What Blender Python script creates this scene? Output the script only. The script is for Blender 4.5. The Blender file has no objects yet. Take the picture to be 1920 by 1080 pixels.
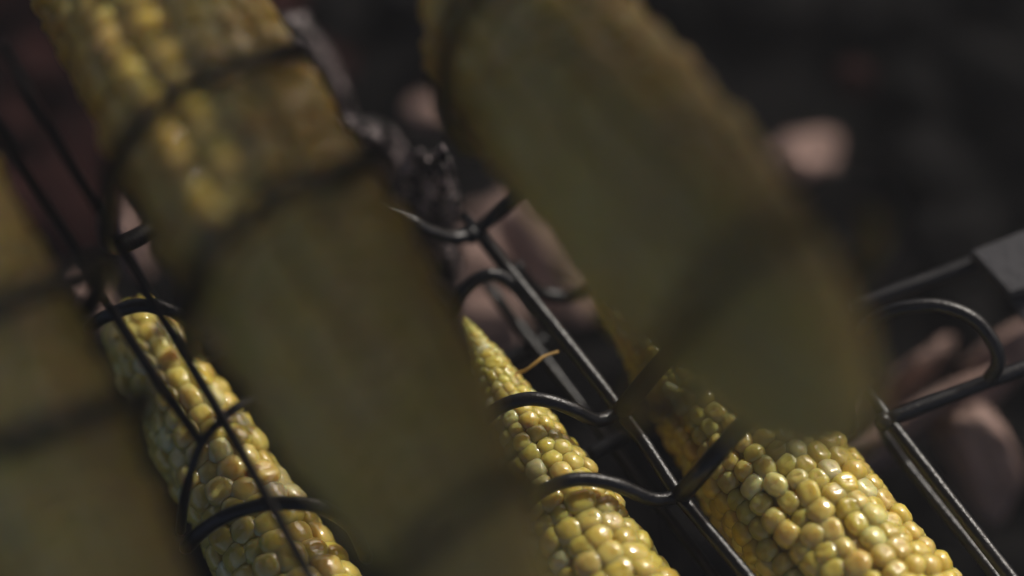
import bpy, bmesh, math, random
from mathutils import Vector, Matrix, noise

scene = bpy.context.scene
COL = scene.collection
R = math.radians

# ------------------------------------------------------------------ camera
TILT = R(25)
cam = bpy.data.cameras.new('camera')
cam.sensor_width = 36.0
cam.lens = 86.4
cam.clip_start = 0.01
cam.clip_end = 100
cam.dof.use_dof = True
cam.dof.focus_distance = 0.572
cam.dof.aperture_fstop = 2.0
cam.dof.aperture_blades = 0
camo = bpy.data.objects.new('camera', cam)
COL.objects.link(camo)
CAMP = Vector((0, -math.sin(TILT) * .6, math.cos(TILT) * .6))
camo.location = CAMP
camo.rotation_euler = (TILT, 0, 0)
scene.camera = camo

# ------------------------------------------------------------------ sky, sun, exposure
SUN_DIR = Vector((0.5068, 0.6498, 0.5664)).normalized()
world = bpy.data.worlds.new('World')
scene.world = world
world.use_nodes = True
wn = world.node_tree
sky = wn.nodes.new('ShaderNodeTexSky')
sky.sky_type = 'NISHITA'
sky.sun_disc = False
sky.sun_elevation = math.asin(SUN_DIR.z)
sky.sun_rotation = math.atan2(SUN_DIR.x, SUN_DIR.y)
sky.dust_density = 4.2
sky.air_density = 0.4
sky.ozone_density = 0.0
bg = wn.nodes['Background']
bg.inputs['Strength'].default_value = 0.148
wn.links.new(sky.outputs[0], bg.inputs[0])
sun = bpy.data.lights.new('sun', 'SUN')
sun.energy = 3.4
sun.angle = R(0.5)
sun.color = (1.0, .95, .86)
suno = bpy.data.objects.new('sun', sun)
COL.objects.link(suno)
suno.rotation_euler = SUN_DIR.to_track_quat('Z', 'Y').to_euler()
vs = scene.view_settings
vs.view_transform = 'Standard'
vs.look = 'None'
vs.exposure = -0.5
vs.gamma = 1.0
vs.use_curve_mapping = False
scene.cycles.use_denoising = True
scene.cycles.max_bounces = 8
scene.cycles.sample_clamp_indirect = 4.0

# ------------------------------------------------------------------ helpers
def tag(o, label=None, cat=None, group=None, kind=None):
    if label: o['label'] = label
    if cat: o['category'] = cat
    if group: o['group'] = group
    if kind: o['kind'] = kind
    return o

def empty(name, loc=(0, 0, 0)):
    o = bpy.data.objects.new(name, None)
    COL.objects.link(o)
    o.location = loc
    o.empty_display_size = .01
    return o

def link(name, me, mat, parent=None):
    o = bpy.data.objects.new(name, me)
    COL.objects.link(o)
    if mat and not me.materials: me.materials.append(mat)
    if parent:
        o.parent = parent
        o.matrix_parent_inverse = Matrix.Translation(-Vector(parent.location))
    return o

def smooth(me):
    me.polygons.foreach_set('use_smooth', [True] * len(me.polygons))

def mesh(name, verts, faces, sm=True):
    me = bpy.data.meshes.new(name)
    me.from_pydata([tuple(v) for v in verts], [], faces)
    me.update()
    if sm: smooth(me)
    return me

def catmull(pts, n=10, closed=False):
    P = [Vector(p) for p in pts]
    out = []
    N = len(P)
    rng = range(N) if closed else range(N - 1)
    for i in rng:
        if closed:
            a, b, c, d = P[i - 1], P[i], P[(i + 1) % N], P[(i + 2) % N]
        else:
            b, c = P[i], P[i + 1]
            a = P[i - 1] if i else b * 2 - c
            d = P[i + 2] if i + 2 < N else c * 2 - b
        for k in range(n):
            t = k / n
            out.append(.5 * ((2 * b) + (c - a) * t + (2 * a - 5 * b + 4 * c - d) * t * t + (3 * b - a - 3 * c + d) * t ** 3))
    if not closed: out.append(P[-1])
    return out

def wire(name, pts_mm, rad, mat, parent, closed=False, n=10, seg=12, wob=0.0):
    """round bar swept through points given in millimetres"""
    pts = [Vector(p) * .001 for p in pts_mm]
    path = catmull(pts, n, closed)
    N = len(path)
    verts, faces = [], []
    up = None
    for i, p in enumerate(path):
        a = path[(i - 1) % N] if (closed or i) else p
        b = path[(i + 1) % N] if (closed or i < N - 1) else p
        t = (b - a).normalized()
        if up is None:
            up = Vector((0, 0, 1)) if abs(t.z) < .9 else Vector((1, 0, 0))
        x = (up - t * up.dot(t)).normalized()
        up = x
        y = t.cross(x)
        r = rad * (1 + wob * noise.noise(p * 220))
        if not closed and (i == 0 or i == N - 1): r *= .75
        for k in range(seg):
            f = 2 * math.pi * k / seg
            verts.append(p + (x * math.cos(f) + y * math.sin(f)) * r)
    for i in range(N if closed else N - 1):
        j = (i + 1) % N
        for k in range(seg):
            l = (k + 1) % seg
            faces.append((i * seg + k, i * seg + l, j * seg + l, j * seg + k))
    if not closed:
        faces.append(tuple(reversed(range(seg))))
        faces.append(tuple((N - 1) * seg + k for k in range(seg)))
    return link(name, mesh(name, verts, faces), mat, parent)

# ------------------------------------------------------------------ materials
def newmat(name):
    m = bpy.data.materials.new(name)
    m.use_nodes = True
    return m, m.node_tree, m.node_tree.nodes['Principled BSDF']

def kernel_material(name, single):
    m, t, b = newmat(name)
    N, L = t.nodes, t.links
    if single:
        src = N.new('ShaderNodeObjectInfo').outputs['Color']
    else:
        a = N.new('ShaderNodeAttribute'); a.attribute_name = 'tint'
        src = a.outputs['Color']
    tc = N.new('ShaderNodeTexCoord')
    n1 = N.new('ShaderNodeTexNoise'); n1.inputs['Scale'].default_value = 260; n1.inputs['Detail'].default_value = 3
    L.new(N.new('ShaderNodeNewGeometry').outputs['Position'], n1.inputs['Vector'])
    mix = N.new('ShaderNodeMix'); mix.data_type = 'RGBA'; mix.blend_type = 'MULTIPLY'
    ramp = N.new('ShaderNodeValToRGB')
    ramp.color_ramp.elements[0].position = .3; ramp.color_ramp.elements[0].color = (.8, .75, .62, 1)
    ramp.color_ramp.elements[1].position = .7; ramp.color_ramp.elements[1].color = (1.05, 1.05, 1.08, 1)
    L.new(n1.outputs['Fac'], ramp.inputs['Fac'])
    mix.inputs['Factor'].default_value = .8
    L.new(src, mix.inputs[6]); L.new(ramp.outputs[0], mix.inputs[7])
    L.new(mix.outputs[2], b.inputs['Base Color'])
    b.inputs['Subsurface Weight'].default_value = .8
    b.inputs['Subsurface Radius'].default_value = (1.0, .62, .2)
    b.inputs['Subsurface Scale'].default_value = .007
    b.inputs['Roughness'].default_value = .32
    b.inputs['Specular IOR Level'].default_value = .15
    b.inputs['Coat Weight'].default_value = 1.0
    b.inputs['Coat IOR'].default_value = 1.6
    b.inputs['Coat Roughness'].default_value = .06
    # fine wrinkles of cooked skin
    n2 = N.new('ShaderNodeTexNoise'); n2.inputs['Scale'].default_value = 560; n2.inputs['Detail'].default_value = 5
    L.new(N.new('ShaderNodeNewGeometry').outputs['Position'], n2.inputs['Vector'])
    n2.inputs['Distortion'].default_value = .6
    bp = N.new('ShaderNodeBump'); bp.inputs['Strength'].default_value = .16; bp.inputs['Distance'].default_value = .0008
    L.new(n2.outputs['Fac'], bp.inputs['Height'])
    L.new(bp.outputs[0], b.inputs['Normal']); L.new(bp.outputs[0], b.inputs['Coat Normal'])
    return m

def plain(name, col, rough, spec=.5, bump=0, bscale=400, vary=.25, metal=0):
    m, t, b = newmat(name)
    N, L = t.nodes, t.links
    g = N.new('ShaderNodeNewGeometry')
    n1 = N.new('ShaderNodeTexNoise'); n1.inputs['Scale'].default_value = bscale * .35; n1.inputs['Detail'].default_value = 5
    L.new(g.outputs['Position'], n1.inputs['Vector'])
    r = N.new('ShaderNodeValToRGB')
    r.color_ramp.elements[0].position = .3
    r.color_ramp.elements[1].position = .7
    r.color_ramp.elements[0].color = (*[c * (1 - vary) for c in col], 1)
    r.color_ramp.elements[1].color = (*[c * (1 + vary) for c in col], 1)
    L.new(n1.outputs['Fac'], r.inputs['Fac']); L.new(r.outputs[0], b.inputs['Base Color'])
    b.inputs['Roughness'].default_value = rough
    b.inputs['Specular IOR Level'].default_value = spec
    b.inputs['Metallic'].default_value = metal
    if bump:
        n2 = N.new('ShaderNodeTexNoise'); n2.inputs['Scale'].default_value = bscale; n2.inputs['Detail'].default_value = 5
        L.new(g.outputs['Position'], n2.inputs['Vector'])
        bp = N.new('ShaderNodeBump'); bp.inputs['Strength'].default_value = bump; bp.inputs['Distance'].default_value = .001
        L.new(n2.outputs['Fac'], bp.inputs['Height']); L.new(bp.outputs[0], b.inputs['Normal'])
    return m

M_KERNEL = kernel_material('corn_kernel', True)
M_KERNELS = kernel_material('corn_kernel_mass', False)
M_CORE = plain('cob_core', (.55, .38, .13), .5, .4, .4, 300)
_b = M_CORE.node_tree.nodes['Principled BSDF']
_b.inputs['Subsurface Weight'].default_value = .7; _b.inputs['Subsurface Scale'].default_value = .005; _b.inputs['Subsurface Radius'].default_value = (1, .5, .12)
M_SILK = plain('corn_silk', (.42, .26, .07), .5, .3)
M_WIRE = plain('black_wire', (.006, .006, .0066), .31, .4, .22, 1100, .4)
M_PLATE = plain('dull_steel', (.036, .036, .041), .6, .25, .25, 500, .15)
M_SOOT = plain('soot', (.005, .0048, .0047), .95, .05, .8, 120, .4)
M_CHAR = plain('charcoal', (.014, .013, .013), .45, .4, .9, 260, .4)
M_SOOTY = plain('sooty_charcoal', (.005, .0048, .0048), .9, .05, .8, 200, .4)
M_SHADE_SHEET = plain('shade_sheet_black', (.015, .015, .016), .5, .4)  # dark finish of the added shading sheet

M_BROWN = plain('burnt_brown_charcoal', (.019, .0065, .0058), .9, .08, .8, 200, .5)

def flaky(m):
    t = m.node_tree; N, L = t.nodes, t.links; b = N['Principled BSDF']
    g = N.new('ShaderNodeNewGeometry')
    n = N.new('ShaderNodeTexNoise'); n.inputs['Scale'].default_value = 300; n.inputs['Detail'].default_value = 6; n.inputs['Distortion'].default_value = 1.2
    L.new(g.outputs['Position'], n.inputs['Vector'])
    r = N.new('ShaderNodeValToRGB'); e = r.color_ramp.elements
    e[0].position = .52; e[0].color = (.010, .009, .009, 1)
    e[1].position = .63; e[1].color = (.46, .38, .38, 1)
    L.new(n.outputs['Fac'], r.inputs['Fac']); L.new(r.outputs[0], b.inputs['Base Color'])
flaky(M_CHAR)

def ash_material():
    m, t, b = newmat('ash_coat')
    N, L = t.nodes, t.links
    g = N.new('ShaderNodeNewGeometry')
    n1 = N.new('ShaderNodeTexNoise'); n1.inputs['Scale'].default_value = 85; n1.inputs['Detail'].default_value = 8; n1.inputs['Roughness'].default_value = .68
    L.new(g.outputs['Position'], n1.inputs['Vector'])
    r = N.new('ShaderNodeValToRGB')
    e = r.color_ramp.elements
    e[0].position = .33; e[0].color = (.04, .03, .03, 1)
    e[1].position = .5; e[1].color = (.25, .168, .142, 1)
    x = e.new(.7); x.color = (.31, .23, .20, 1)
    L.new(n1.outputs['Fac'], r.inputs['Fac']); L.new(r.outputs[0], b.inputs['Base Color'])
    b.inputs['Roughness'].default_value = .9
    b.inputs['Specular IOR Level'].default_value = .15
    n2 = N.new('ShaderNodeTexNoise'); n2.inputs['Scale'].default_value = 500; n2.inputs['Detail'].default_value = 5
    L.new(g.outputs['Position'], n2.inputs['Vector'])
    bp = N.new('ShaderNodeBump'); bp.inputs['Strength'].default_value = .5; bp.inputs['Distance'].default_value = .001
    L.new(n2.outputs['Fac'], bp.inputs['Height']); L.new(bp.outputs[0], b.inputs['Normal'])
    return m
M_ASH = ash_material()

# ------------------------------------------------------------------ measured points, world millimetres
LOW = {'cross_rod': [[(88.1, -35.4, 1.0), (132.2, -17.9, 1.0)], [(81.7, -5.4, 0.0), (116.6, 8.2, 0.0)], [(-5.9, -15.5, -14.0), (8.6, -7.2, -14.0)],
               [(18.6, -39.6, -10.0), (27.7, -34.5, -10.0)]],
 'hoop': [[(-9.8, 12.3, 4.5), (-14.3, 10.7, 6.0), (-20.6, 10.2, 11.0), (-25.1, 11.5, 14.0), (-33.3, 12.3, 16.0), (-41.4, 11.0, 10.0),
           (-46.9, 6.3, 2.0)],
          [(6.4, -8.5, 3.0), (0.0, -0.7, 4.0), (-5.8, 0.3, 7.0), (-11.6, -2.6, 4.0), (-15.7, -5.9, -6.0)],
          [(25.9, -34.4, 4.5), (20.1, -37.6, 7.0), (14.3, -36.9, 12.0), (8.7, -35.8, 14.5), (3.1, -35.5, 15.0), (-3.1, -36.9, 13.0),
           (-8.7, -40.3, 8.0), (-13.2, -44.9, 1.0)],
          [(39.1, -55.9, 5.5), (32.7, -57.3, 7.0), (24.5, -55.9, 12.5), (17.1, -55.3, 15.0), (11.0, -56.4, 15.5), (5.5, -58.7, 13.0),
           (0.0, -63.0, 7.0), (-3.7, -68.4, 0.0)],
          [(-9.1, 13.0, 4.5), (-3.9, 16.1, 8.0), (1.3, 17.7, 14.0), (10.3, 21.8, 20.0), (20.6, 25.8, 18.0), (31.8, 31.7, 4.0)],
          [(25.9, -34.1, 4.5), (27.4, -34.8, 12.0), (31.0, -31.6, 16.0), (34.7, -28.1, 19.0), (43.3, -20.3, 23.0), (53.4, -15.5, 23.0),
           (64.4, -11.2, 15.0), (72.2, -9.5, 2.0)],
          [(39.1, -55.9, 5.5), (41.2, -55.6, 13.0), (45.6, -52.3, 19.5), (53.4, -44.7, 24.0), (62.0, -38.9, 26.0), (69.9, -34.9, 22.0),
           (77.0, -33.4, 10.0), (80.8, -34.7, -6.0)],
          [(0.7, 7.9, -3.0), (5.3, 4.2, -9.0), (11.3, 3.3, -12.0), (17.3, 4.4, -12.0), (23.9, 8.6, -9.0)],
          [(-102.2, -13.5, 6.0), (-95.9, -13.8, 14.0), (-87.9, -12.7, 17.5), (-80.5, -13.3, 16.0), (-75.9, -13.1, 7.0)],
          [(-76.0, -67.8, 2.0), (-71.2, -65.9, 9.0), (-64.4, -63.7, 14.5), (-55.7, -62.1, 17.0), (-47.3, -62.0, 16.5), (-42.7, -62.0, 13.0),
           (-37.2, -62.9, 3.0), (-34.0, -66.3, -10.0)]],
 'latch_loop': [[(83.3, -13.9, 4.0), (86.6, -12.3, 9.0), (92.6, -10.9, 12.0), (101.3, -10.7, 13.0), (109.5, -13.7, 12.0), (114.5, -18.9, 9.0),
                 (115.8, -22.7, 5.0), (113.6, -25.3, 1.0)]],
 'lid_rod': [[(-110.9, 19.7, 84.0), (-106.1, 12.3, 78.0), (-74.9, -32.7, 42.0), (-64.3, -48.7, 34.0), (-44.2, -83.8, 31.0), (-35.7, -98.9, 31.0)],
             [(-114.9, 8.7, 76.0), (-95.4, -17.1, 48.0), (-83.8, -33.6, 38.0), (-69.4, -52.9, 31.0)],
             [(-49.7, -35.0, 14.0), (-55.4, -39.2, 25.0), (-60.7, -43.4, 31.0), (-65.0, -48.0, 33.0), (-69.4, -52.9, 31.0), (-72.1, -57.7, 26.0),
              (-74.7, -61.1, 16.0), (-77.1, -63.8, 2.0)]],
 'lower_rod': [[(-7.3, 7.8, -12.0), (16.9, -26.3, -12.0), (66.8, -96.8, -12.0)],
               [(89.0, -32.8, -9.0), (93.6, -41.1, -9.0), (111.9, -68.0, -9.0), (124.1, -86.2, -9.0)]],
 'seam_rod': [[(-11.5, 17.7, 4.0), (25.8, -34.6, 5.0), (39.0, -56.1, 6.0), (53.7, -75.5, 6.0), (69.6, -98.0, 6.0)],
              [(84.6, -27.1, 0.0), (125.7, -89.5, 0.0)], [(-51.6, -14.2, 0.0), (23.9, -114.5, 0.0)]]}
PLATE = [[(111.5, 7.2, 6.0), (144.1, 21.0, 6.0), (152.9, 5.8, 6.0), (120.0, -4.5, 6.0)],
 [(120.4, -3.3, 1.0), (152.8, 6.7, 1.0), (160.5, -6.2, 1.0), (127.4, -14.7, 1.0)]]
UP = {'back_rod': [[(-129.5, 97.2, 61.9), (-63.8, -5.9, 46.9), (-8.5, -105.3, 72.3)], [(-39.6, 94.9, 77.4), (13.8, 0.6, 77.5), (46.3, -62.0, 98.0)],
              [(-183.8, 70.3, 54.8), (-106.4, -49.0, 37.9), (-79.0, -93.1, 44.8)]],
 'cross_rod': [[(-172.2, 53.9, 52.7), (-123.4, 86.2, 62.3), (-29.2, 75.6, 79.4)]],
 'hoop': [[(-91.3, -5.9, 35.9), (-85.4, -18.0, 79.9), (-79.1, -21.5, 106.9), (-73.0, -19.5, 118.9), (-65.8, -15.8, 124.0), (-58.8, -10.9, 122.9),
           (-51.5, -3.2, 115.5), (-46.6, 10.1, 96.3), (-48.6, 27.7, 57.1), (-58.9, 27.1, 23.7), (-80.7, 12.0, 16.6)],
          [(-69.2, -36.1, 43.8), (-65.4, -47.0, 91.8), (-60.7, -49.5, 115.9), (-55.9, -46.6, 123.9), (-49.8, -42.3, 125.9), (-43.1, -36.6, 123.0),
           (-34.9, -27.2, 112.0), (-29.4, -13.5, 90.8), (-29.2, -0.0, 55.2), (-38.7, -2.6, 26.3), (-58.1, -19.4, 24.1)],
          [(-25.8, -110.7, 86.3), (-21.1, -113.3, 121.5), (-15.0, -110.9, 133.6), (-8.4, -106.9, 137.7), (-1.9, -101.8, 134.6), (3.4, -94.3, 120.4),
           (5.3, -85.8, 86.9), (-6.5, -95.4, 65.9)],
          [(-8.1, -0.1, 71.7), (-12.6, -3.6, 88.8), (-13.7, -6.9, 107.1), (-13.4, -8.0, 122.0), (-11.6, -6.5, 133.8), (-8.2, -4.1, 141.5),
           (-2.6, 2.8, 139.2), (6.2, 7.1, 139.0), (17.0, 14.2, 128.0), (24.8, 21.4, 98.3), (14.3, 21.1, 65.0), (0.0, 10.2, 59.9)],
          [(22.9, -72.4, 98.6), (25.8, -74.4, 122.0), (28.4, -77.5, 144.8), (31.1, -78.5, 160.9), (34.8, -77.9, 172.2), (40.5, -75.6, 178.8),
           (47.8, -70.7, 178.9), (57.2, -61.0, 164.6), (67.4, -51.0, 141.7), (66.0, -51.0, 114.2), (48.4, -60.0, 98.9), (31.9, -67.7, 89.8)],
          [(-121.9, -44.0, 67.7), (-108.5, -51.8, 97.2), (-100.0, -53.7, 107.3), (-92.3, -52.0, 110.4), (-85.6, -45.1, 103.7), (-83.8, -35.2, 88.4),
           (-92.9, -31.7, 56.9), (-113.5, -36.1, 43.8)],
          [(-119.5, -74.1, 64.7), (-105.8, -81.2, 96.8), (-97.7, -82.6, 106.0), (-87.0, -80.5, 110.3), (-79.4, -77.0, 108.6), (-74.0, -70.4, 99.6),
           (-74.3, -62.4, 81.2), (-84.3, -61.6, 54.0), (-105.7, -67.5, 40.3)]]}
COBS = {'F0': [(-66.7, -129.0, 87.7), (-131.5, -12.3, 82.5)],
 'F1': [(-11.1, -98.5, 100.8), (-78.3, 30.3, 72.6)],
 'F2': [(57.4, -94.8, 143.3), (11.0, 3.6, 95.5)],
 'L': [(-94.9, -3.5, -8.0), (-53.2, -70.9, -8.0)],
 'M': [(-11.9, -9.2, 2.0), (21.0, -73.6, 0.0)],
 'R': [(20.0, 18.0, -7.0), (78.6, -71.6, -6.0)]}
SILK = [(1.0, -24.7, 5.0), (3.2, -25.2, 8.0), (5.7, -23.7, 9.0), (7.6, -22.1, 9.0), (11.0, -20.4, 8.0)]
COAL = {'a': (83.1, 77.7, -70.0),
 'b': (5.9, 48.0, -68.0),
 'c': (-24.5, 92.6, -72.0),
 'd': (108.1, -9.0, -42.0),
 'e': (122.3, -20.2, -46.0),
 'f': (-106.9, 49.0, -70.0),
 'g': (-115.1, 29.4, -70.0),
 'h': (-10.4, 42.4, -70.0),
 'i': (-5.8, 24.6, -70.0),
 'j': (98.3, 101.4, -72.0),
 'k': (-21.2, 26.8, 2.0),
 'l': (-36.6, 50.5, -4.0),
 'm': (-52.3, 78.5, -10.0),
 'n': (14.5, 16.6, -70.0),
 'o': (97.2, -7.7, -68.0),
 'p': (103.2, 1.8, -46.0),
 'q': (130.0, 6.0, -46.0)}
F1TIP = (9.3, -137.7, 109.4)
F0OTHER = (-131.5, -12.3, 82.5)
ASH_LUMPS = [
 ('a', 0, (17, 10, 12), 40, 'sunlit pinkish ash-covered coal alone in the dark at the upper right'),
 ('b', 1, (12, 30, 12), 35, 'long pinkish ash-covered coal right of the upright black rod between the blurred cobs'),
 ('c', 2, (6, 5, 6), 10, 'small pink coal between the two largest blurred cobs near the top'),
 ('d', 3, (31, 7, 28), 35, 'long pinkish strip of ash-covered coal running along the cross rod at the right, gaps beside it mimicking shadow stripes'),  # cut into narrow strips; the dark gaps stand in for rod shadow stripes
 ('p', 1, (19, 4.5, 26), 35, 'thin dim pink strip of coal inside the latch loop, split off to mimic a shadow stripe'),
 ('q', 4, (18, 6, 26), 35, 'pink strip of coal under the grey handle plate at the right edge, split off to mimic a shadow stripe'),
 ('e', 4, (11, 18, 24), 30, 'rounded pinkish ash-covered coal below the cross rod at the right edge'),
 ('f', 5, (5, 14, 8), 30, 'narrow pinkish coal peeping out between the two blurred cobs at the left'),
 ('g', 0, (6, 11, 8), 30, 'small dull pink coal just above the tip of the left cob in focus'),
 ('h', 2, (14, 12, 12), 60, 'pinkish coal left of the black rod, above the pointed cob tip'),
 ('i', 3, (14, 14, 12), 20, 'greyish pink coal right behind the pointed cob tip'),
 ('o', 1, (9, 12, 8), 10, 'pink coal at the far end of the thick cob in focus'),
]
CHAR_LUMPS = [
 ('j', 5, (7, 6, 7), 60, 'faint small coal above the sunlit coal at the upper right'),
 ('k', 0, (8, 16, 40), 40, 'silvery black charcoal lump catching the sun beside the largest blurred cob'),
 ('l', 1, (8, 15, 38), 50, 'black charcoal lump with thin sunlit edge between the blurred cobs'),
 ('m', 2, (8, 15, 36), 30, 'black charcoal lump with pale flakes at the top between the blurred cobs'),
]
WELDS = [LOW['hoop'][5][0], LOW['hoop'][6][0], LOW['hoop'][2][0], LOW['hoop'][3][0], LOW['hoop'][0][0], LOW['cross_rod'][0][0]]
COB_SPECS = [
 dict(tip=COBS['M'][0], other=COBS['M'][1], prof=[(0, .8), (6, 2.6), (14, 4.8), (31, 8.0), (60, 12.6), (90, 16.5), (130, 20), (175, 19)], rows=13, pitch=.0050,
      singles=True, mixk=(.8, .1), seed=3, label='slim pointed corn cob in focus at the centre, tip with a strand of silk', pale=.1, out=.72),
 dict(tip=COBS['R'][0], other=COBS['R'][1], prof=[(0, 3), (8, 6.5), (19, 10.5), (57, 16.5), (88, 19.5), (120, 21), (180, 20)], rows=23, pitch=.0047,
      singles=True, mixk=(.4, .3), seed=5, label='thick corn cob in focus at the lower right beside the frame rods', pale=.1, out=.74),
 dict(tip=COBS['L'][0], other=COBS['L'][1], prof=[(0, 6.5), (4, 9), (12, 10.5), (42, 12.8), (70, 14), (115, 17.5), (170, 17)], rows=13, pitch=.0056,
      singles=True, mixk=(.7, .15), seed=8, label='corn cob in focus at the lower left under two thin lid rods', pale=.1, out=.74),
 dict(tip=F1TIP, other=COBS['F1'][1], prof=[(0, 3), (8, 7), (22, 11), (45, 16.5), (80, 22), (110, 24), (245, 23)], rows=16, pitch=.0056,
      singles=False, mixk=(.7, .15), seed=11, calm=True, label='largest blurred shaded corn cob left of centre with a few sunlit kernels', pale=.3),
 dict(tip=COBS['F2'][0], other=COBS['F2'][1], prof=[(0, 5), (6, 11), (16, 15.5), (40, 20), (70, 23), (148, 22.5)], rows=16, pitch=.0056,
      singles=False, mixk=(.7, .15), seed=12, calm=True, label='blurred shaded corn cob right of centre whose blunt end hides the thick cob', pale=.3),
 dict(tip=COBS['F0'][0], other=F0OTHER, prof=[(0, 5), (10, 12), (28, 17.5), (60, 21), (190, 22)], rows=16, pitch=.0056,
      singles=False, mixk=(.7, .15), seed=13, calm=True, label='blurred shaded corn cob cut off by the left edge of the picture', pale=.3),
]
SHEET_LEFT = -185  # extent of the unseen sheet added to shade the raised cobs
SHEET_R = [(-85, 70), (65, 65), (95, 40), (115, 22), (140, 4), (215, -30), (275, -50)]
HAZE = .042  # density of the veil added to lift the blacks
SUN_SLOT = (113, 216)  # slot shaped to pass a streak of sun onto one raised cob
SUN_SLOT_LOW = [(-85, -40), (52, -41), (125, -61.5), (215, -85), (275, -98)]
SUN_SLOT_HIGH = [(-85, -32), (52, -32), (113, -56.0), (150, -62.0), (195, -70.5), (215, -78.3), (275, -90)]

# ------------------------------------------------------------------ the fire bed
rnd = random.Random(4)
def bed():
    n = 90
    verts, faces = [], []
    for j in range(n + 1):
        for i in range(n + 1):
            x = -.9 + 1.8 * i / n; y = -.9 + 1.8 * j / n
            z = -.098 + .006 * noise.noise(Vector((x * 18, y * 18, 0))) + .003 * noise.noise(Vector((x * 55, y * 55, 3)))
            verts.append((x, y, z))
    for j in range(n):
        for i in range(n):
            a = j * (n + 1) + i
            faces.append((a, a + 1, a + n + 2, a + n + 1))
    return link('ground', mesh('ground', verts, faces), M_SOOT)
tag(bed(), kind='structure')

def lump_mesh(seed, kind):
    """a broken lump: sphere cut by random planes, roughened"""
    r = random.Random(seed)
    bm = bmesh.new()
    bmesh.ops.create_icosphere(bm, subdivisions=5 if kind == 'char' else 4, radius=1)
    planes = []
    for _ in range(9 if kind != 'ash' else 7):
        d = Vector((r.gauss(0, 1), r.gauss(0, 1), r.gauss(0, 1))).normalized()
        planes.append((d, r.uniform(.5, .8)))
    off = Vector((seed * 3.1, seed * 1.7, 0))
    for v in bm.verts:
        p = v.co.copy()
        for d, h in planes:
            k = p.dot(d)
            if k > h: p -= d * (k - h) * .92
        f = .09 if kind != 'ash' else .05
        p += v.normal * (f * noise.noise(p * 2.2 + off) * 1.6 + f * .6 * noise.noise(p * 6 + off) + f * .35 * noise.noise(p * 14 + off))
        if kind == 'char': p += v.normal * (.16 * abs(noise.noise(p * 4.5 + off)) + .09 * abs(noise.noise(p * 11 + off)) - .05)
        if kind == 'ash': p -= v.normal * .10 * max(0, .12 - abs(noise.noise(p * 2.6 + off * 2))) / .12
        v.co = p
    me = bpy.data.meshes.new('coal')
    bm.to_mesh(me); bm.free(); smooth(me)
    me.materials.append({'char': M_CHAR, 'ash': M_ASH, 'soot': M_SOOTY, 'brown': M_BROWN}[kind])
    return me
CHAR = [lump_mesh(i, 'char') for i in range(7)]
SOOTY = [lump_mesh(40 + i, 'soot') for i in range(7)]
BROWN = [lump_mesh(60 + i, 'brown') for i in range(3)]
ASH = [lump_mesh(20 + i, 'ash') for i in range(6)]

def lump(name, me, loc, size, rz, label, group, cat='charcoal'):
    o = bpy.data.objects.new(name, me)
    COL.objects.link(o)
    o.location = loc; o.scale = size; o.rotation_euler = (rnd.uniform(-.25, .25), rnd.uniform(-.25, .25), rz)
    tag(o, label, cat, group)
    return o

mm = lambda p: Vector(p) * .001
for key, k, size, rz, label in ASH_LUMPS:
    p = mm(COAL[key]); sx, sy, sz = size
    lump('ash_covered_coal', ASH[k], p + Vector((0, 0, -sz * .001 * .75)), (sx * .001, sy * .001, sz * .001), R(rz), label, 'ash covered coals in the fire bed')
for key, k, size, rz, label in CHAR_LUMPS:
    p = mm(COAL[key]); sx, sy, sz = size
    lump('charcoal_lump', BROWN[1] if key == 'j' else CHAR[k], p + Vector((0, 0, -sz * .001 * .75)), (sx * .001, sy * .001, sz * .001), R(rz), label, 'black charcoal lumps in the fire bed')
# the rest of the bed: black lumps nothing tells apart
taken = [mm(COAL[k[0]]) for k in ASH_LUMPS + CHAR_LUMPS]
cells = [(x, y) for x in range(-150, 175, 25) for y in range(-110, 165, 25)]
for x, y in cells:
    p = Vector((x + rnd.uniform(-7, 7), y + rnd.uniform(-7, 7), 0)) * .001
    if any((p.xy - q.xy).length < .022 for q in taken): continue
    s = rnd.uniform(.011, .017)
    p.z = -.094
    brown = p.x < -.055 and p.y > .0
    lump('charcoal_lump', BROWN[rnd.randrange(3)] if brown else SOOTY[rnd.randrange(7)], p, (s * rnd.uniform(.9, 1.3), s, s * .7), rnd.uniform(0, 6.28),
         'reddish brown burnt lump in the shaded fire bed at the left' if brown else 'soot black charcoal lump lying in the shaded fire bed',
         'reddish brown lumps in the fire bed' if brown else 'black charcoal lumps filling the fire bed')

# ------------------------------------------------------------------ wire baskets
WR = .00172
root = empty('corn_basket', (.04, -.05, 0))
tag(root, 'black wire corn basket in focus, lying low over the coals', 'basket', 'wire corn baskets')
for name, lst in LOW.items():
    for pts in lst:
        rad = {'lower_rod': .0014, 'lid_rod': .0012}.get(name, WR)
        if name == 'hoop' and pts in (LOW['hoop'][5], LOW['hoop'][6]): rad = .0023
        if name == 'cross_rod' and len(pts) and pts[0][2] > .5: rad = .0019
        nn = 10 if len(pts) > 2 else 14
        wire(name, pts, rad, M_WIRE, root, n=nn, wob=.05)
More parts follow.
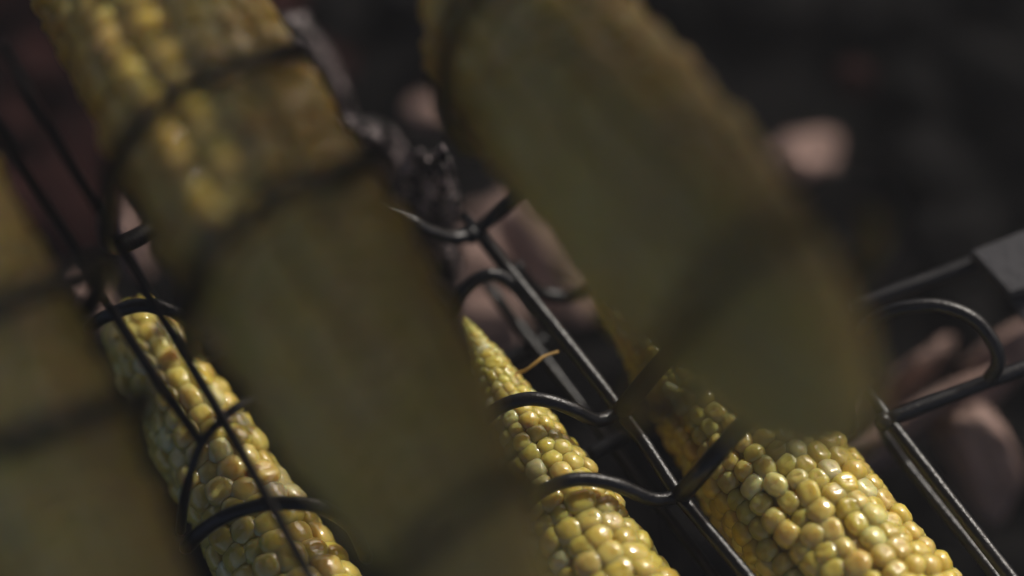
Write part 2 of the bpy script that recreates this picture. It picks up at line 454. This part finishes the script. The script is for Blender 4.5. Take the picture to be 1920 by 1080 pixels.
# welds where hoops meet the long rods
for p in WELDS:
    bm = bmesh.new()
    bmesh.ops.create_uvsphere(bm, u_segments=12, v_segments=8, radius=.0023)
    for v in bm.verts: v.co *= 1 + .18 * noise.noise(v.co * 900 + Vector(p))
    me = bpy.data.meshes.new('weld'); bm.to_mesh(me); bm.free(); smooth(me)
    o = link('weld', me, M_WIRE, root)
    for v in me.vertices: v.co += mm(p)
def slab(name, poly, thick, mat, parent):
    bm = bmesh.new()
    f = bm.faces.new([bm.verts.new(mm(p)) for p in poly])
    if f.normal.z < 0: f.normal_flip()
    ex = bmesh.ops.extrude_face_region(bm, geom=[f])
    for v in [g for g in ex['geom'] if isinstance(g, bmesh.types.BMVert)]: v.co.z -= thick
    bmesh.ops.recalc_face_normals(bm, faces=bm.faces)
    bmesh.ops.bevel(bm, geom=bm.edges[:], offset=.0006, segments=2, affect='EDGES')
    me = bpy.data.meshes.new(name); bm.to_mesh(me); bm.free()
    return link(name, me, mat, parent)
slab('handle_plate', PLATE[0], .0035, M_PLATE, root)
slab('handle_bracket', PLATE[1], .0012, M_PLATE, root)

root2 = empty('corn_basket', (0, -.03, .11))
tag(root2, 'blurred black wire corn basket held nearest to the viewer', 'basket', 'wire corn baskets')
for pts in UP['hoop']: wire('hoop', pts, .0023, M_WIRE, root2, closed=True, n=8)
for pts in UP['back_rod']: wire('back_rod', pts, WR, M_WIRE, root2)
for pts in UP['cross_rod']: wire('cross_rod', pts, WR, M_WIRE, root2)

# ------------------------------------------------------------------ corn
def kernel_shape(kind, seed, nu=14, nv=9):
    """unit kernel: x around the cob, y along it, z outward"""
    r = random.Random(seed)
    off = Vector((seed * 5.3, 1.1, 2.2))
    verts, faces = [], []
    ex = r.uniform(.68, .88)
    dent = {'pearl': r.uniform(0, .05), 'dent': r.uniform(.18, .34), 'fold': r.uniform(.08, .2)}[kind]
    tilt = r.uniform(-.12, .12)
    sp = lambda v, e: math.copysign(abs(v) ** e, v)
    for j in range(nv + 1):
        ph = -math.pi / 2 + math.pi * j / nv
        for i in range(nu):
            th = 2 * math.pi * i / nu
            c = sp(math.cos(ph), .82)
            x, y, z = c * sp(math.cos(th), ex), c * sp(math.sin(th), ex), sp(math.sin(ph), 1.08)
            if z > 0:
                rho = math.hypot(x, y)
                z -= dent * math.exp(-(rho / .42) ** 2)
                if kind == 'fold': z -= .22 * math.exp(-((y + .3 * x + tilt) / .16) ** 2) * (1 - rho ** 2 * .5)
            z += tilt * x
            p = Vector((x, y, z))
            p *= 1 + .09 * noise.noise(p * 1.5 + off) + (.05 if kind != 'pearl' else .02) * noise.noise(p * 4 + off)
            verts.append(p)
    for j in range(nv):
        for i in range(nu):
            k = (i + 1) % nu
            faces.append((j * nu + i, j * nu + k, (j + 1) * nu + k, (j + 1) * nu + i))
    return verts, faces
SHAPES = {k: [kernel_shape(k, 7 * n + q) for n in range(4)] for q, k in enumerate(('pearl', 'dent', 'fold'))}
LOWS = {k: [kernel_shape(k, 7 * n + q, 8, 5) for n in range(3)] for q, k in enumerate(('pearl', 'dent', 'fold'))}
KM = {k: [] for k in SHAPES}
for k, l in SHAPES.items():
    for v, f in l:
        me = mesh('kernel', v, f); me.materials.append(M_KERNEL); KM[k].append(me)

def interp(prof, x):
    for (a, ra), (b, rb) in zip(prof, prof[1:]):
        if x <= b:
            t = max(0, (x - a) / (b - a)); t = t * t * (3 - 2 * t) * .35 + t * .65
            return ra + (rb - ra) * t
    return prof[-1][1]

VIEW_ROT = camo.rotation_euler.to_matrix().inverted()
def in_frame(p, m=40):
    v = VIEW_ROT @ (p - CAMP)
    d = -v.z
    x = 960 + v.x / d * .6 / .25 * 1920; y = 540 - v.y / d * .6 / .25 * 1920
    return -m < x < 1920 + m and -m < y < 1080 + m

def make_cob(tip, other, prof, rows, pitch, singles, mixk, seed, label, pale=.25, round_=.5, out=1.0, twist=0.0, gap=1.0, calm=False):
    r = random.Random(seed)
    A = mm(tip); ax = (mm(other) - A).normalized()
    ux = ax.orthogonal().normalized(); uy = ax.cross(ux)
    length = prof[-1][0] * .001
    c = empty('corn_cob', A + ax * length * .5)
    tag(c, label, 'corn', 'grilled corn cobs')
    rad = lambda s: interp(prof, s * 1000) * .001
    # core
    verts, faces = [], []
    ns, nu = 48, 32
    for i in range(ns + 1):
        s = length * i / ns
        q = rad(s) - .0026 * min(1, rad(s) / .008)
        if i == ns: q *= .9
        for k in range(nu):
            f = 2 * math.pi * k / nu
            verts.append(A + ax * s + (ux * math.cos(f) + uy * math.sin(f)) * q)
    for i in range(ns):
        for k in range(nu):
            l = (k + 1) % nu
            faces.append((i * nu + k, i * nu + l, (i + 1) * nu + l, (i + 1) * nu + k))
    faces.append(tuple(range(nu))); faces.append(tuple(ns * nu + k for k in reversed(range(nu))))
    link('cob_core', mesh('cob_core', verts, faces), M_CORE, c)
    mv, mf, mc = [], [], []
    nsing = 0
    rmax = max(b for a, b in prof) * .001
    for j in range(rows):
        th0 = 2 * math.pi * j / rows + r.uniform(-.03, .03)
        s = pitch * (.2 + .5 * (j % 2)) + r.uniform(0, .001)
        ph = r.uniform(0, 6)
        while s < length - .001:
            R0 = rad(s)
            sc = max(.45, min(1, (R0 / (rmax * .72)) ** .6))
            st = pitch * sc * r.uniform(.9, 1.1)
            th = th0 + twist * s + .05 * math.sin(s * 60 + ph) + r.gauss(0, .03)
            wid = 2 * math.pi * R0 / rows
            if wid < .0026 and j % 2:      # rows drop out towards the tip
                s += st; continue
            if wid < .0026: wid *= 1.9
            er = ux * math.cos(th) + uy * math.sin(th)
            # lean with the taper
            dr = (rad(s + .002) - rad(max(0, s - .002))) / .004
            nrm = (er - ax * dr).normalized()
            ta = (ax + er * dr).normalized()
            tt = ta.cross(nrm).normalized()
            hx = min(wid, .0092) * .58 * r.uniform(.9, 1.1) * gap
            hy = st * .64 * r.uniform(.9, 1.1)
            hz = (.0036 * sc) * out * r.uniform(.88, 1.12)
            pos = A + ax * s + er * (R0 - hz * .95 + (r.gauss(0, .00035) + (.0007 if r.random() < .1 else 0)) * min(1, R0 / .011) ** 2)
            u = r.random()
            kind = 'pearl' if u < mixk[0] else ('dent' if u < mixk[0] + mixk[1] else 'fold')
            g = r.random()
            if calm: g = .3 + .55 * g
            if g < pale: col = (.63 + (q0 := r.uniform(-.05, .04)), .56 + q0 + r.uniform(-.015, .015), .26 + r.uniform(-.07, .05))
            elif g < .9: col = (.61 + (q0 := r.uniform(-.05, .05)), .475 + q0 * .9 + r.uniform(-.018, .018), .115 + r.uniform(-.02, .03))
            else: col = (.57 + (q0 := r.uniform(-.04, .04)), .44 + q0, .10)
            if calm: col = (col[0] * 1.07, col[1] * .97, col[2] * .95)
            Mx = Matrix((tt, ta, nrm)).transposed()
            yaw = Matrix.Rotation(r.uniform(-.35, .35), 3, 'Z') @ Matrix.Rotation(r.uniform(-.22, .22), 3, 'X') @ Matrix.Rotation(r.uniform(-.15, .15), 3, 'Y')
            facing = nrm.dot((CAMP - pos).normalized())
            if singles and nsing < 300 and facing > .02 and in_frame(pos):
                o = bpy.data.objects.new('kernel', r.choice(KM[kind]))
                COL.objects.link(o)
                m4 = (Mx @ yaw @ Matrix.Diagonal((hx, hy, hz))).to_4x4()
                m4.translation = pos - Vector(c.location)
                o.parent = c
                o.matrix_basis = m4
                o.color = (*col, 1)
                nsing += 1
            else:
                v0 = len(mv)
                V, F = r.choice(LOWS[kind])
                mat = Mx @ yaw @ Matrix.Diagonal((hx, hy, hz))
                mv.extend(pos + mat @ v for v in V)
                mf.extend(tuple(q + v0 for q in f) for f in F)
                mc.extend([(*col, 1)] * len(V))
            s += st
    me = mesh('kernel_rows', mv, mf)
    at = me.color_attributes.new('tint', 'FLOAT_COLOR', 'POINT')
    at.data.foreach_set('color', [x for q in mc for x in q])
    o = link('kernel_rows', me, M_KERNELS, c)
    tag(o, kind='stuff')
    return c

for args in COB_SPECS: make_cob(**args)

# a strand of silk by the pointed tip
silk_root = [o for o in COL.objects if o.get('label', '').startswith('slim pointed')][0]
wire('silk', SILK, .00042, M_SILK, silk_root, n=8, seg=6, wob=.3)

# ------------------------------------------------------------------ unseen sheet added above the raised basket to shade its cobs
def shade_sheet():  # added out of view, shaped to block sun and sky from the cobs
    A, B = mm(COBS['F2'][0]), mm(COBS['F2'][1])
    ax = (B - A).normalized()
    uh = (ax - SUN_DIR * ax.dot(SUN_DIR)).normalized()
    tt = ax.cross(SUN_DIR).normalized()
    c = A + SUN_DIR * .14
    root = empty('added_shade_sheet', c + uh * .09)
    tag(root, 'unseen black sheet added above the raised basket to shade its cobs, slotted for a streak of sun', 'shade_sheet')
    lerp = lambda tab, u: next((a[1] + (b[1] - a[1]) * (u - a[0]) / (b[0] - a[0]) for a, b in zip(tab, tab[1:]) if u <= b[0]), tab[-1][1])
    us = list(range(-85, 275, 6))
    verts, faces = [], []
    rims = ([], [])
    for lay in (0, .0025):
        for u in us:
            b = lerp(SHEET_R, u)
            v0, v1 = lerp(SUN_SLOT_LOW, u), lerp(SUN_SLOT_HIGH, u)
            cols = [SHEET_LEFT, SHEET_LEFT + 30, v0 - 18, v0, v1, v1 + (b - v1) * .4, v1 + (b - v1) * .7, b]
            for k, tv in enumerate(cols):
                w = (tv - SHEET_LEFT) / (b - SHEET_LEFT)
                p = c + uh * u * .001 + tt * tv * .001 + SUN_DIR * (lay + .014 * math.sin(math.pi * w))
                verts.append(p)
                if lay == 0 and k in (0, len(cols) - 1): rims[k > 0].append(p * 1000)
    nc = 8
    q = len(us) * nc
    for i in range(len(us) - 1):
        for j in range(nc - 1):
            if j == 3 and SUN_SLOT[0] <= us[i] < SUN_SLOT[1]: continue      # left open so a streak of sun reaches one raised cob
            a = i * nc + j
            faces.append((a, a + 1, a + nc + 1, a + nc))
            faces.append((q + a, q + a + nc, q + a + nc + 1, q + a + 1))
    link('shade_sheet_shell', mesh('shade_sheet_shell', verts, faces), M_SHADE_SHEET, root)
    for e in rims: wire('shade_sheet_edge', e[::4], .0016, M_SHADE_SHEET, root, n=4)  # edge wires of the added sheet
    hp = [c + uh * s + tt * -.012 + SUN_DIR * h for s, h in ((.05, .014), (.055, .045), (.125, .045), (.13, .014))]
    wire('handle', [p * 1000 for p in hp], .005, M_SHADE_SHEET, root)  # grip bar on the added sheet
shade_sheet()

# ------------------------------------------------------------------ thin even veil added to lift the blacks
def black_lift_haze():
    bm = bmesh.new()
    bmesh.ops.create_cube(bm, size=1)
    for v in bm.verts:
        v.co = Vector((v.co.x * 1.9, v.co.y * 1.9, .66 if v.co.z > 0 else -1.1))
    me = bpy.data.meshes.new('black_lift_haze'); bm.to_mesh(me); bm.free()
    m = bpy.data.materials.new('black_lift_volume'); m.use_nodes = True
    t = m.node_tree; t.nodes.clear()
    o = t.nodes.new('ShaderNodeOutputMaterial'); v = t.nodes.new('ShaderNodeVolumePrincipled')
    v.inputs['Color'].default_value = (.93, .94, .96, 1)
    v.inputs['Density'].default_value = HAZE
    t.links.new(v.outputs[0], o.inputs['Volume'])
    tag(link('black_lift_haze', me, m), 'thin pale veil added over the fire bed to lift the blacks', None, None, 'stuff')
black_lift_haze()
